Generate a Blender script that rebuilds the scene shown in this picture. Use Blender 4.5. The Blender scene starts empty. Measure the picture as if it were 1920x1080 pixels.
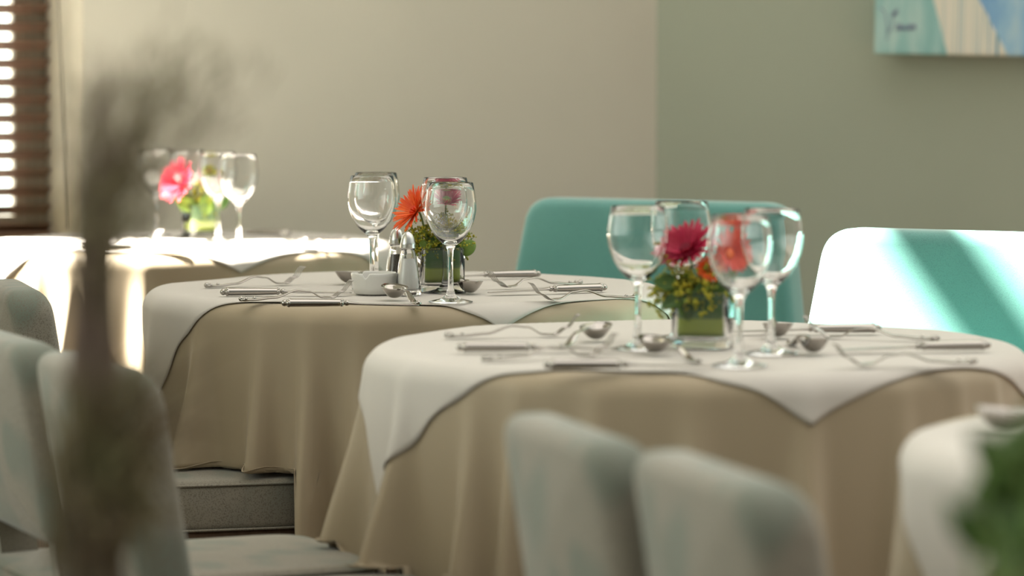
import bpy, bmesh, math, random
from mathutils import Vector, Matrix
random.seed(7)
C = bpy.context.scene
COL = C.collection
R = math.radians
F = 6300.0
CAMZ = 1.15
PITCH = math.atan(431 / F)

# ---------------------------------------------------------------- camera
cd = bpy.data.cameras.new('camera')
cam = bpy.data.objects.new('camera', cd)
COL.objects.link(cam)
cam.location = (0, 0, CAMZ)
cam.rotation_euler = (math.pi / 2 - PITCH, 0, 0)
cd.sensor_width = 36
cd.lens = F / 1920 * 36
cd.clip_start = 0.05
cd.dof.use_dof = True
cd.dof.focus_distance = 5.45
cd.dof.aperture_fstop = 3.4
C.camera = cam

# ---------------------------------------------------------------- world
w = bpy.data.worlds.new('daylight')
C.world = w
w.use_nodes = True
nt = w.node_tree
bg = nt.nodes['Background']
tc = nt.nodes.new('ShaderNodeTexCoord')
sp = nt.nodes.new('ShaderNodeSeparateXYZ')
nt.links.new(tc.outputs['Generated'], sp.inputs[0])


def wmap(sock, a, b, c, d):
    m = nt.nodes.new('ShaderNodeMapRange')
    m.interpolation_type = 'SMOOTHSTEP'
    for k, v in zip((1, 2, 3, 4), (a, b, c, d)):
        m.inputs[k].default_value = v
    nt.links.new(sock, m.inputs[0])
    return m.outputs[0]


def wadd(a, b, op='ADD'):
    m = nt.nodes.new('ShaderNodeMath')
    m.operation = op
    nt.links.new(a, m.inputs[0])
    nt.links.new(b, m.inputs[1])
    return m.outputs[0]


up = wmap(sp.outputs[2], 0.05, 0.95, 0.50, 1.9)
ahead = wmap(sp.outputs[1], 0.75, 0.95, 0.0, 3.2)
left = wmap(sp.outputs[0], -0.9, -0.35, 2.3, 0.0)
dim = wmap(sp.outputs[1], -0.85, -0.1, 0.30, 1.0)
nt.links.new(wadd(wadd(wadd(up, dim, 'MULTIPLY'), ahead), left), bg.inputs['Strength'])
rp = nt.nodes.new('ShaderNodeValToRGB')
rp.color_ramp.elements[0].position = 0.0
rp.color_ramp.elements[0].color = (0.90, 1.0, 0.90, 1)
rp.color_ramp.elements[1].position = 0.8
rp.color_ramp.elements[1].color = (1.0, 0.955, 0.875, 1)
nt.links.new(sp.outputs[2], rp.inputs[0])
nt.links.new(rp.outputs[0], bg.inputs['Color'])

# ---------------------------------------------------------------- sun
SAZ, SEL = R(98), R(56)
SUN = Vector((-math.sin(SAZ) * math.cos(SEL), -math.cos(SAZ) * math.cos(SEL), math.sin(SEL)))
sd = bpy.data.lights.new('sun', 'SUN')
sd.energy = 68.0
sd.angle = R(1.2)
sd.color = (1.0, 0.95, 0.84)
so = bpy.data.objects.new('sun', sd)
COL.objects.link(so)
so.rotation_euler = SUN.to_track_quat('Z', 'Y').to_euler()
so.location = (-4, 6, 6)

C.view_settings.view_transform = 'Standard'
C.view_settings.look = 'None'
C.view_settings.exposure = 0.34
C.view_settings.gamma = 1.0
C.view_settings.use_curve_mapping = False


# ---------------------------------------------------------------- helpers
def P(px, py, depth):
    """point on the sight line of a photo pixel at world Y = depth"""
    x = (px - 960) / F
    y = -(py - 540) / F
    d = Vector((x, math.cos(PITCH) + y * math.sin(PITCH), -math.sin(PITCH) + y * math.cos(PITCH)))
    t = depth / d.y
    return Vector((d.x * t, depth, CAMZ + d.z * t))


def onplane(px, py, z):
    x = (px - 960) / F
    y = -(py - 540) / F
    d = Vector((x, math.cos(PITCH) + y * math.sin(PITCH), -math.sin(PITCH) + y * math.cos(PITCH)))
    t = (z - CAMZ) / d.z
    return Vector((d.x * t, d.y * t, z))


def obj(name, bm, m, parent=None, smooth=True, recalc=True):
    if recalc:
        bmesh.ops.recalc_face_normals(bm, faces=bm.faces)
    me = bpy.data.meshes.new(name)
    bm.to_mesh(me)
    bm.free()
    if smooth:
        for p in me.polygons:
            p.use_smooth = True
    ms = m if isinstance(m, (list, tuple)) else [m]
    for k in ms:
        me.materials.append(k)
    o = bpy.data.objects.new(name, me)
    COL.objects.link(o)
    if parent is not None:
        o.parent = parent
    return o


def tag(o, label=None, cat=None, group=None, kind=None):
    if label:
        o['label'] = label
    if cat:
        o['category'] = cat
    if group:
        o['group'] = group
    if kind:
        o['kind'] = kind
    return o


def thing(name, label, cat, loc=(0, 0, 0), rz=0.0, group=None):
    o = bpy.data.objects.new(name, None)
    o.empty_display_size = 0.05
    COL.objects.link(o)
    o.location = loc
    o.rotation_euler = (0, 0, rz)
    return tag(o, label, cat, group)


def copy_tree(o, parent=None):
    c = o.copy()
    COL.objects.link(c)
    c.parent = parent
    for ch in list(o.children):
        copy_tree(ch, c)
    return c


def ring_faces(bm, rings, closed=True, cap=True):
    vs = [[bm.verts.new(p) for p in r] for r in rings]
    n = len(vs[0])
    for a, b in zip(vs[:-1], vs[1:]):
        for i in range(n if closed else n - 1):
            j = (i + 1) % n
            bm.faces.new((a[i], a[j], b[j], b[i]))
    if cap:
        bm.faces.new(vs[0][::-1])
        bm.faces.new(vs[-1])
    return vs


def lathe(bm, prof, n=40, c=(0, 0, 0), caps=False):
    """profile of (r, z); r=0 ends close to a pole"""
    prev = None
    c = Vector(c)
    for (r, z) in prof:
        if r <= 1e-6:
            cur = [bm.verts.new(c + Vector((0, 0, z)))]
        else:
            cur = [bm.verts.new(c + Vector((r * math.cos(2 * math.pi * i / n), r * math.sin(2 * math.pi * i / n), z))) for i in range(n)]
        if prev is not None:
            if len(prev) == 1 and len(cur) > 1:
                for i in range(n):
                    bm.faces.new((prev[0], cur[i], cur[(i + 1) % n]))
            elif len(cur) == 1 and len(prev) > 1:
                for i in range(n):
                    bm.faces.new((prev[i], prev[(i + 1) % n], cur[0]))
            elif len(cur) > 1:
                for i in range(n):
                    j = (i + 1) % n
                    bm.faces.new((prev[i], prev[j], cur[j], cur[i]))
        prev = cur


def tube(bm, pts, rad, n=8):
    pts = [Vector(p) for p in pts]
    rings = []
    for i, p in enumerate(pts):
        t = (pts[min(i + 1, len(pts) - 1)] - pts[max(i - 1, 0)]).normalized()
        a = Vector((0, 0, 1)) if abs(t.z) < 0.9 else Vector((1, 0, 0))
        u = t.cross(a).normalized()
        v = t.cross(u).normalized()
        r = rad[i] if isinstance(rad, (list, tuple)) else rad
        rings.append([p + u * (r * math.cos(2 * math.pi * k / n)) + v * (r * math.sin(2 * math.pi * k / n)) for k in range(n)])
    ring_faces(bm, rings)


def spline(pts, n=8):
    pts = [Vector(p) for p in pts]
    out = []
    for i in range(len(pts) - 1):
        p0 = pts[max(i - 1, 0)]
        p1, p2 = pts[i], pts[i + 1]
        p3 = pts[min(i + 2, len(pts) - 1)]
        for k in range(n):
            t = k / n
            out.append(0.5 * ((2 * p1) + (p2 - p0) * t + (2 * p0 - 5 * p1 + 4 * p2 - p3) * t * t + (3 * p1 - p0 - 3 * p2 + p3) * t ** 3))
    out.append(pts[-1])
    return out


def interp(keys, t):
    if t <= keys[0][0]:
        return keys[0][1]
    for (a, va), (b, vb) in zip(keys[:-1], keys[1:]):
        if t <= b:
            f = (t - a) / (b - a)
            f = f * f * (3 - 2 * f)
            return va + (vb - va) * f
    return keys[-1][1]


def box(bm, x0, x1, y0, y1, z0, z1, bevel=0.0, segs=2, M=None):
    g = bmesh.ops.create_cube(bm, size=1)
    vs = g['verts']
    for v in vs:
        v.co = Vector(((x0 + x1) / 2 + v.co.x * (x1 - x0), (y0 + y1) / 2 + v.co.y * (y1 - y0), (z0 + z1) / 2 + v.co.z * (z1 - z0)))
    if bevel > 0:
        es = list({e for v in vs for e in v.link_edges})
        r = bmesh.ops.bevel(bm, geom=es, offset=bevel, segments=segs, profile=0.5, affect='EDGES')
        vs = list({v for f in r['faces'] for v in f.verts} | {v for v in vs if v.is_valid})
    if M is not None:
        for v in vs:
            v.co = M @ v.co
    return vs


def rounded_outline(pts, rads, n=7):
    """polygon with arc corners"""
    out = []
    m = len(pts)
    for i in range(m):
        p = Vector(pts[i]).to_2d() if len(pts[i]) > 2 else Vector(pts[i])
        a = Vector(pts[i - 1]) - p
        b = Vector(pts[(i + 1) % m]) - p
        ang = a.angle(b)
        r = rads[i]
        d = r / math.tan(ang / 2)
        s = p + a.normalized() * d
        e = p + b.normalized() * d
        for k in range(n + 1):
            t = k / n
            out.append((s * (1 - t) ** 2 + p * 2 * t * (1 - t) + e * t * t))
    return out


def cushion(outline, thick, rnd=0.012, crown=0.0, steps=5):
    """outline in local XZ (or XY) swept through thickness with rounded rims. returns rings of (u, v, w)"""
    cx = sum(p.x for p in outline) / len(outline)
    cy = sum(p.y for p in outline) / len(outline)
    c = Vector((cx, cy))
    rings = []

    def inset(d):
        res = []
        m = len(outline)
        for i, p in enumerate(outline):
            t = (outline[(i + 1) % m] - outline[i - 1])
            if t.length < 1e-9:
                t = Vector((1, 0))
            t.normalize()
            nrm = Vector((-t.y, t.x))
            if nrm.dot(c - p) < 0:
                nrm = -nrm
            res.append(p + nrm * d)
        return res
    h = thick / 2
    prof = []
    for k in range(steps + 1):
        a = math.pi / 2 * k / steps
        prof.append((rnd * (1 - math.sin(a)), -h + rnd * (1 - math.cos(a))))
    prof2 = [(d, -z) for d, z in prof[::-1]]
    for d, z in prof + prof2:
        rings.append([(p.x, p.y, z) for p in inset(d)])
    top = [list(r) for r in (rings[0], rings[-1])]
    # inner rings for a crowned face
    for side, base, sgn in ((0, rings[0], -1), (1, rings[-1], 1)):
        extra = []
        for f in (0.85, 0.6, 0.3, 0.08):
            extra.append([(c.x + (x - c.x) * f, c.y + (y - c.y) * f, z + sgn * crown * (1 - f * f)) for x, y, z in base])
        if side == 0:
            rings = extra[::-1] + rings
        else:
            rings = rings + extra
    return rings


# ---------------------------------------------------------------- materials
def mat(name, col, rough=0.6, metal=0.0, trans=0.0, ior=1.45, spec=0.5, sheen=0.0, var=0.0, vscale=20.0, bump=0.0, bscale=300.0,
        col2=None, coat=0.0, sss=0.0, coord='Object', stretch=None, detail=3.0):
    m = bpy.data.materials.new(name)
    m.use_nodes = True
    t = m.node_tree
    b = t.nodes['Principled BSDF']
    b.inputs['Base Color'].default_value = (*col, 1)
    b.inputs['Roughness'].default_value = rough
    b.inputs['Metallic'].default_value = metal
    b.inputs['Transmission Weight'].default_value = trans
    b.inputs['IOR'].default_value = ior
    b.inputs['Specular IOR Level'].default_value = spec
    b.inputs['Sheen Weight'].default_value = sheen
    b.inputs['Coat Weight'].default_value = coat
    if sss:
        b.inputs['Subsurface Weight'].default_value = sss
        b.inputs['Subsurface Radius'].default_value = (0.01, 0.006, 0.004)
    co = t.nodes.new('ShaderNodeTexCoord').outputs[coord]
    if stretch:
        mp = t.nodes.new('ShaderNodeMapping')
        mp.inputs['Scale'].default_value = stretch
        t.links.new(co, mp.inputs[0])
        co = mp.outputs[0]
    if var or col2:
        n = t.nodes.new('ShaderNodeTexNoise')
        n.inputs['Scale'].default_value = vscale
        n.inputs['Detail'].default_value = detail
        t.links.new(co, n.inputs['Vector'])
        rp = t.nodes.new('ShaderNodeValToRGB')
        rp.color_ramp.elements[0].position = 0.35
        rp.color_ramp.elements[1].position = 0.65
        c2 = col2 or tuple(c * (1 - var) for c in col)
        rp.color_ramp.elements[0].color = (*c2, 1)
        rp.color_ramp.elements[1].color = (*col, 1)
        t.links.new(n.outputs[0], rp.inputs[0])
        t.links.new(rp.outputs[0], b.inputs['Base Color'])
    if bump:
        n = t.nodes.new('ShaderNodeTexNoise')
        n.inputs['Scale'].default_value = bscale
        n.inputs['Detail'].default_value = 2
        t.links.new(co, n.inputs['Vector'])
        bp = t.nodes.new('ShaderNodeBump')
        bp.inputs['Strength'].default_value = bump
        bp.inputs['Distance'].default_value = 0.002
        t.links.new(n.outputs[0], bp.inputs['Height'])
        t.links.new(bp.outputs[0], b.inputs['Normal'])
    return m


M = {}
M['wall_left'] = mat('warm_grey_plaster', (0.67, 0.645, 0.545), 0.9, var=0.03, vscale=3, bump=0.05, bscale=60)
M['wall_right'] = mat('sage_plaster', (0.44, 0.48, 0.385), 0.9, var=0.03, vscale=3, bump=0.05, bscale=60)
M['cream'] = mat('cream_paint', (0.82, 0.76, 0.62), 0.7, var=0.05, vscale=5)
M['floor'] = mat('brown_floor', (0.10, 0.06, 0.035), 0.45, var=0.4, vscale=4, stretch=(1, 8, 1))
M['cloth'] = mat('beige_satin_cloth', (0.335, 0.268, 0.178), 0.62, sheen=0.15, bump=0.06, bscale=900)
M['overlay'] = mat('pale_linen', (0.52, 0.485, 0.445), 0.75, sheen=0.1, bump=0.12, bscale=700)
M['slat'] = mat('brown_wood_slat', (0.22, 0.13, 0.085), 0.5, var=0.3, vscale=8, stretch=(1, 1, 6))
M['cord'] = mat('grey_cord', (0.15, 0.13, 0.10), 0.8)
M['frame_white'] = mat('window_frame_paint', (0.30, 0.26, 0.2), 0.5)
M['glass'] = mat('clear_glass', (1, 1, 1), 0.0, trans=1.0, ior=1.45)
M['pane'] = mat('window_glass', (1, 1, 1), 0.0, trans=1.0, ior=1.1)
M['silver'] = mat('polished_silver', (0.40, 0.375, 0.345), 0.14, metal=1.0)
M['steel'] = mat('brushed_cap_steel', (0.62, 0.62, 0.60), 0.25, metal=1.0)
M['wood'] = mat('brown_wood', (0.17, 0.105, 0.07), 0.5, var=0.3, vscale=10, stretch=(6, 6, 1))
M['china'] = mat('white_china', (0.62, 0.61, 0.58), 0.2, coat=0.4)
M['salt'] = mat('white_salt', (0.85, 0.84, 0.80), 0.9, bump=0.5, bscale=1500)
M['pepper'] = mat('ground_pepper', (0.20, 0.16, 0.12), 0.9, col2=(0.02, 0.017, 0.013), vscale=900, bump=0.5, bscale=1500)
M['pink'] = mat('pink_petal', (0.55, 0.012, 0.055), 0.6, col2=(0.55, 0.04, 0.08), vscale=30, sss=0.1)
M['magenta'] = mat('magenta_petal', (0.55, 0.02, 0.09), 0.55, col2=(0.42, 0.015, 0.05), vscale=40, sss=0.1)
M['rose'] = mat('deep_rose_petal', (0.52, 0.06, 0.14), 0.55, col2=(0.65, 0.12, 0.2), vscale=40, sss=0.1)
M['orange'] = mat('orange_petal', (0.90, 0.17, 0.02), 0.55, col2=(0.80, 0.08, 0.015), vscale=40, sss=0.1)
M['redorange'] = mat('coral_red_petal', (0.78, 0.08, 0.03), 0.55, col2=(0.62, 0.04, 0.02), vscale=40, sss=0.1)
M['disk'] = mat('flower_centre', (0.30, 0.14, 0.02), 0.9, bump=0.8, bscale=900)
M['darkdisk'] = mat('dark_flower_centre', (0.22, 0.01, 0.03), 0.9, bump=0.8, bscale=900)
M['yellow'] = mat('yellow_blossom', (0.50, 0.40, 0.02), 0.7, col2=(0.16, 0.22, 0.02), vscale=60)
M['leaf'] = mat('green_leaf', (0.075, 0.15, 0.02), 0.5, col2=(0.035, 0.08, 0.012), vscale=30)
M['leaf2'] = mat('bright_green_leaf', (0.20, 0.30, 0.04), 0.5, col2=(0.12, 0.2, 0.03), vscale=30)
M['stem'] = mat('green_stem', (0.14, 0.22, 0.05), 0.5)
M['dry'] = mat('dry_grass', (0.20, 0.145, 0.115), 0.9, col2=(0.13, 0.105, 0.065), vscale=15)
M['drygreen'] = mat('olive_dry_leaf', (0.16, 0.145, 0.07), 0.9, col2=(0.12, 0.085, 0.05), vscale=15)
M['pot'] = mat('clay_pot', (0.3, 0.22, 0.17), 0.8)


def banded_leaf_mat():
    m = mat('wrapped_leaf', (0.06, 0.13, 0.03), 0.4)
    t = m.node_tree
    b = t.nodes['Principled BSDF']
    co = t.nodes.new('ShaderNodeTexCoord').outputs['Object']
    s = t.nodes.new('ShaderNodeSeparateXYZ')
    t.links.new(co, s.inputs[0])
    r = t.nodes.new('ShaderNodeValToRGB')
    mr = t.nodes.new('ShaderNodeMapRange')
    mr.inputs[1].default_value = 0.0
    mr.inputs[2].default_value = 0.08
    t.links.new(s.outputs[2], mr.inputs[0])
    t.links.new(mr.outputs[0], r.inputs[0])
    e = r.color_ramp.elements
    e[0].position = 0.0
    e[0].color = (0.05, 0.10, 0.02, 1)
    e[1].position = 1.0
    e[1].color = (0.05, 0.12, 0.03, 1)
    for p, c in ((0.22, (0.10, 0.17, 0.02)), (0.28, (0.27, 0.33, 0.03)), (0.48, (0.25, 0.32, 0.03)), (0.52, (0.07, 0.14, 0.03)), (0.8, (0.06, 0.14, 0.04))):
        q = e.new(p)
        q.color = (*c, 1)
    t.links.new(r.outputs[0], b.inputs['Base Color'])
    return m


M['wrap'] = banded_leaf_mat()


def brocade(name, base, second, dark, big=14, weave=True, contrast=1.0):
    """upholstery: blurry leaf shapes in two tones, fine crackled weave"""
    m = bpy.data.materials.new(name)
    m.use_nodes = True
    t = m.node_tree
    b = t.nodes['Principled BSDF']
    b.inputs['Roughness'].default_value = 0.85
    b.inputs['Sheen Weight'].default_value = 0.25 if 'grey' in name else 0.6
    co = t.nodes.new('ShaderNodeTexCoord').outputs['Object']
    mp = t.nodes.new('ShaderNodeMapping')
    mp.inputs['Scale'].default_value = (1, 1, 0.6)
    t.links.new(co, mp.inputs[0])
    v = t.nodes.new('ShaderNodeTexVoronoi')
    v.feature = 'SMOOTH_F1'
    v.inputs['Scale'].default_value = big
    t.links.new(mp.outputs[0], v.inputs['Vector'])
    r = t.nodes.new('ShaderNodeValToRGB')
    r.color_ramp.elements[0].position = 0.30
    r.color_ramp.elements[0].color = (*second, 1)
    r.color_ramp.elements[1].position = 0.48
    r.color_ramp.elements[1].color = (*base, 1)
    t.links.new(v.outputs['Distance'], r.inputs[0])
    n = t.nodes.new('ShaderNodeTexNoise')
    n.inputs['Scale'].default_value = 480
    n.inputs['Detail'].default_value = 4
    t.links.new(co, n.inputs['Vector'])
    r2 = t.nodes.new('ShaderNodeValToRGB')
    r2.color_ramp.elements[0].position = 0.38
    r2.color_ramp.elements[0].color = (0, 0, 0, 1)
    r2.color_ramp.elements[1].position = 0.50
    r2.color_ramp.elements[1].color = (1, 1, 1, 1)
    t.links.new(n.outputs[0], r2.inputs[0])
    mx = t.nodes.new('ShaderNodeMixRGB')
    t.links.new(r2.outputs[0], mx.inputs[0])
    mx.inputs[1].default_value = (*dark, 1)
    t.links.new(r.outputs[0], mx.inputs[2])
    t.links.new(mx.outputs[0], b.inputs['Base Color'])
    bp = t.nodes.new('ShaderNodeBump')
    bp.inputs['Strength'].default_value = 0.25
    bp.inputs['Distance'].default_value = 0.001
    t.links.new(n.outputs[0], bp.inputs['Height'])
    t.links.new(bp.outputs[0], b.inputs['Normal'])
    return m


M['grey_fab'] = brocade('grey_sage_brocade', (0.215, 0.195, 0.153), (0.135, 0.155, 0.122), (0.14, 0.122, 0.094), big=17)
M['teal_fab'] = brocade('teal_velvet', (0.09, 0.285, 0.255), (0.08, 0.26, 0.235), (0.075, 0.24, 0.22), big=9)


# ---------------------------------------------------------------- room shell
CORNER = Vector((0.369, 8.6, 0))
UL = Vector((-0.899, -0.438, 0))            # along the left-hand back wall, towards the window
NL = Vector((0.438, -0.899, 0))             # its normal into the room
UR = Vector((math.cos(R(20)), -math.sin(R(20)), 0))
NR = Vector((-math.sin(R(20)), -math.cos(R(20)), 0))


def frame(o, u, n):
    """matrix: local x along u, local y along -n (into the wall), z up"""
    m = Matrix.Identity(4)
    m.col[0] = (*u, 0)
    m.col[1] = (*(-n), 0)
    m.col[3] = (*o, 1)
    return m


FL = frame(CORNER, UL, NL)
FR = frame(CORNER, UR, NR)
U0 = (1.013 + 0.369) / 0.899                # start of the window opening
U1 = U0 + 0.50
TH = 0.32
H = 5.5

bm = bmesh.new()
box(bm, -0.0, U0, 0, TH, 0, H, M=FL)
box(bm, U0, U1, 0, TH, 0, 0.70, M=FL)
box(bm, U0, U1, 0, TH, 2.3, H, M=FL)
box(bm, U1, U1 + 0.1, 0, TH, 0, H, M=FL)
o = obj('wall_back', bm, M['wall_left'], smooth=False)
o['kind'] = 'structure'
bm = bmesh.new()
box(bm, -0.3, 2.6, 0, 0.2, 0, H, M=FR)
o = obj('wall_right', bm, M['wall_right'], smooth=False)
o['kind'] = 'structure'

WX = -1.5
bm = bmesh.new()
holes = [(6.72, 7.42, 0.95, 2.66), (5.46, 5.95, 3.47, 4.09), (5.46, 5.95, 4.25, 5.1), (1.4, 5.2, 0.75, 2.6)]  # unseen openings, shaped so sun lands on rear table and teal chair
ys = [0.6, 1.4, 5.2, 5.46, 5.95, 6.72, 7.42, 7.72]
for a, b in zip(ys[:-1], ys[1:]):
    hz = sorted([(h[2], h[3]) for h in holes if abs(h[0] - a) < 1e-6])
    z = 0.0
    for lo, hi in hz:
        box(bm, WX - 0.06, WX, a, b, z, lo)
        z = hi
    box(bm, WX - 0.06, WX, a, b, z, H)
o = obj('wall_left', bm, M['wall_left'], smooth=False)
o['kind'] = 'structure'
# unseen side window added for light from the left, awning added against sun
bm = bmesh.new()
for y in (1.4, 2.65, 3.9, 5.16):
    box(bm, WX - 0.05, WX - 0.01, y, y + 0.04, 0.75, 2.6)
box(bm, WX - 0.05, WX - 0.01, 1.4, 5.2, 0.75, 0.79)
box(bm, WX - 0.05, WX - 0.01, 1.4, 5.2, 2.56, 2.6)
o = obj('added_window', bm, M['frame_white'], smooth=False)
o['kind'] = 'structure'
bm = bmesh.new()
box(bm, WX - 2.05, WX - 0.06, 0.6, 5.3, 2.66, 2.70)  # unseen awning slab, added to keep direct sun out of the opening
o = obj('added_awning', bm, M['cream'], smooth=False)
o['kind'] = 'structure'
bm = bmesh.new()
box(bm, -1.56, 3.6, 0.2, 9.6, -0.05, 0)
o = obj('floor', bm, M['floor'], smooth=False)
o['kind'] = 'structure'

# window beside the back table: frame, glass, sill
win = bpy.data.objects.new('window_1', None)
COL.objects.link(win)
win['kind'] = 'structure'
win.matrix_world = FL
bm = bmesh.new()
fz0, fz1 = 0.72, 2.28
box(bm, U0 + 0.002, U0 + 0.085, 0.255, 0.30, fz0, fz1, 0.004)
box(bm, U1 - 0.05, U1 - 0.002, 0.255, 0.30, fz0, fz1, 0.004)
box(bm, U0 + 0.085, U1 - 0.05, 0.255, 0.30, fz0, fz0 + 0.05, 0.004)
box(bm, U0 + 0.085, U1 - 0.05, 0.255, 0.30, fz1 - 0.05, fz1, 0.004)
obj('window_frame', bm, M['frame_white'], win)
bm = bmesh.new()
box(bm, U0 + 0.085, U1 - 0.05, 0.274, 0.279, fz0 + 0.05, fz1 - 0.05)
obj('window_glass', bm, M['pane'], win, smooth=False)
bm = bmesh.new()
box(bm, U0 + 0.002, U1 - 0.002, 0.03, 0.25, 0.70, 0.72, 0.004)
obj('window_sill', bm, M['cream'], win)

# narrow cream trim at the wall edge beside the window
bm = bmesh.new()
box(bm, U0 - 0.004, U0 + 0.003, -0.004, TH - 0.09, 0.722, 2.29, 0.0015, M=FL)
o = obj('trim_1', bm, M['cream'])
o['kind'] = 'structure'

# slatted blind
bl = thing('window_blind', 'dark brown wooden slatted blind hanging in the window at far left', 'blind')
bl.matrix_world = FL
bm = bmesh.new()
z = 0.742
wy = 0.215
while z < 2.2:
    t = R(28)
    Mx = Matrix.Translation((0, wy, z)) @ Matrix.Rotation(-t, 4, 'X')
    box(bm, U0 + 0.012, U1 - 0.012, -0.024, 0.024, -0.0016, 0.0016, 0.001, 1, M=Mx)
    z += 0.0438
obj('slats', bm, M['slat'], bl, smooth=False)
bm = bmesh.new()
box(bm, U0 + 0.012, U1 - 0.012, wy - 0.025, wy + 0.025, 0.722, 0.734, 0.003)
obj('bottom_rail', bm, M['slat'], bl)
bm = bmesh.new()
box(bm, U0 + 0.008, U1 - 0.008, wy - 0.03, wy + 0.03, 2.22, 2.29, 0.004)
obj('head_rail', bm, M['slat'], bl)
bm = bmesh.new()
for u in (U0 + 0.055, U1 - 0.1):
    for dy in (-0.026, 0.026):
        tube(bm, [(u, wy + dy, 0.735), (u, wy + dy, 2.22)], 0.0012, 6)
obj('ladder_cord', bm, M['cord'], bl)
bm = bmesh.new()
tube(bm, spline([(U0 + 0.03, 0.17, 2.22), (U0 + 0.028, 0.13, 1.6), (U0 + 0.018, 0.075, 1.0), (U0 + 0.016, 0.06, 0.745)]), 0.0016, 6)
tube(bm, spline([(U0 + 0.03, 0.165, 2.22), (U0 + 0.026, 0.12, 1.6), (U0 + 0.018, 0.085, 1.0), (U0 + 0.016, 0.062, 0.745)]), 0.0012, 6)
obj('pull_cord', bm, M['cord'], bl)


# ---------------------------------------------------------------- painting
def painting_mat():
    m = bpy.data.materials.new('painted_canvas')
    m.use_nodes = True
    t = m.node_tree
    b = t.nodes['Principled BSDF']
    b.inputs['Roughness'].default_value = 0.6
    co = t.nodes.new('ShaderNodeTexCoord').outputs['Object']
    s = t.nodes.new('ShaderNodeSeparateXYZ')
    t.links.new(co, s.inputs[0])

    def mth(op, a, b_=None, c=None):
        n = t.nodes.new('ShaderNodeMath')
        n.operation = op
        for k, q in enumerate((a, b_, c)):
            if q is None:
                continue
            if isinstance(q, (int, float)):
                n.inputs[k].default_value = q
            else:
                t.links.new(q, n.inputs[k])
        return n.outputs[0]

    def noise(scale, stretch, det=3):
        mp = t.nodes.new('ShaderNodeMapping')
        mp.inputs['Scale'].default_value = stretch
        t.links.new(co, mp.inputs[0])
        n = t.nodes.new('ShaderNodeTexNoise')
        n.inputs['Scale'].default_value = scale
        n.inputs['Detail'].default_value = det
        t.links.new(mp.outputs[0], n.inputs['Vector'])
        return n.outputs[0]

    def ramp(f, stops):
        r = t.nodes.new('ShaderNodeValToRGB')
        e = r.color_ramp.elements
        e[0].position, e[0].color = stops[0][0], (*stops[0][1], 1)
        e[1].position, e[1].color = stops[-1][0], (*stops[-1][1], 1)
        for p, c in stops[1:-1]:
            q = e.new(p)
            q.color = (*c, 1)
        t.links.new(f, r.inputs[0])
        return r.outputs[0]

    def mix(f, a, b_):
        n = t.nodes.new('ShaderNodeMixRGB')
        t.links.new(f, n.inputs[0])
        t.links.new(a, n.inputs[1])
        t.links.new(b_, n.inputs[2])
        return n.outputs[0]
    teal = ramp(noise(9, (3, 1, 0.6)), [(0.3, (0.24, 0.50, 0.49)), (0.5, (0.34, 0.60, 0.58)), (0.7, (0.50, 0.70, 0.66))])
    cream = ramp(noise(42, (2.2, 1, 0.02), 1), [(0.36, (0.18, 0.38, 0.48)), (0.42, (0.62, 0.68, 0.62)), (0.48, (0.84, 0.80, 0.68)), (1.0, (0.86, 0.80, 0.72))])
    blue = ramp(noise(8, (2.4, 1, 0.8)), [(0.3, (0.20, 0.42, 0.72)), (0.5, (0.34, 0.58, 0.78)), (0.68, (0.58, 0.75, 0.80))])
    wob = mth('MULTIPLY', mth('SUBTRACT', noise(12, (1, 1, 1)), 0.5), 0.012)
    x = mth('ADD', s.outputs[0], wob)
    e1 = mth('ADD', x, mth('MULTIPLY', s.outputs[2], 0.27))
    e2 = mth('ADD', x, mth('MULTIPLY', s.outputs[2], 0.55))
    m1 = mth('GREATER_THAN', e1, 0.186)
    m2 = mth('GREATER_THAN', e2, 0.336)
    c = mix(m2, mix(m1, teal, cream), blue)
    t.links.new(c, b.inputs['Base Color'])
    return m


PU = 0.586
pa = thing('painting', 'abstract painting in teal, cream and light blue hanging on the sage wall', 'painting')
Mp = FR @ Matrix.Translation((PU, -0.0, 1.160)) @ Matrix.Rotation(R(0.9), 4, 'Y')
pa.matrix_world = Mp
bm = bmesh.new()
box(bm, 0, 0.9, -0.075, -0.04, 0, 0.7, 0.006, 3)
obj('canvas', bm, painting_mat(), pa, smooth=False)
bm = bmesh.new()
box(bm, 0.06, 0.84, -0.04, -0.0, 0.05, 0.65)
obj('stretcher_frame', bm, M['wood'], pa, smooth=False)
bm = bmesh.new()


def sgn(pts):
    q = []
    for px, py in pts:
        q.append(((px - 1649) / 750 + 0.002, -0.0755, (98 - py) / 750 + 0.004))
    tube(bm, spline(q, 5), 0.0011, 5)


sgn([(1655, 15), (1662, 18), (1668, 25), (1671, 38), (1673, 52), (1672, 62)])
sgn([(1689, 17), (1684, 30), (1682, 44), (1677, 56), (1674, 66)])
sgn([(1681, 33), (1683, 22), (1686, 30), (1687, 20), (1690, 27), (1692, 17)])
sgn([(1688, 58), (1692, 44), (1694, 57), (1697, 44), (1699, 58), (1702, 46), (1704, 56), (1707, 50), (1710, 57), (1713, 50), (1710, 46), (1709, 52)])
sgn([(1715, 56), (1716, 44), (1717, 56), (1720, 46), (1722, 55), (1724, 44), (1726, 55)])
sgn([(1671, 73), (1672, 69), (1673, 74)])
obj('signature', bm, mat('violet_ink', (0.22, 0.22, 0.38), 0.8), pa)


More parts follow.
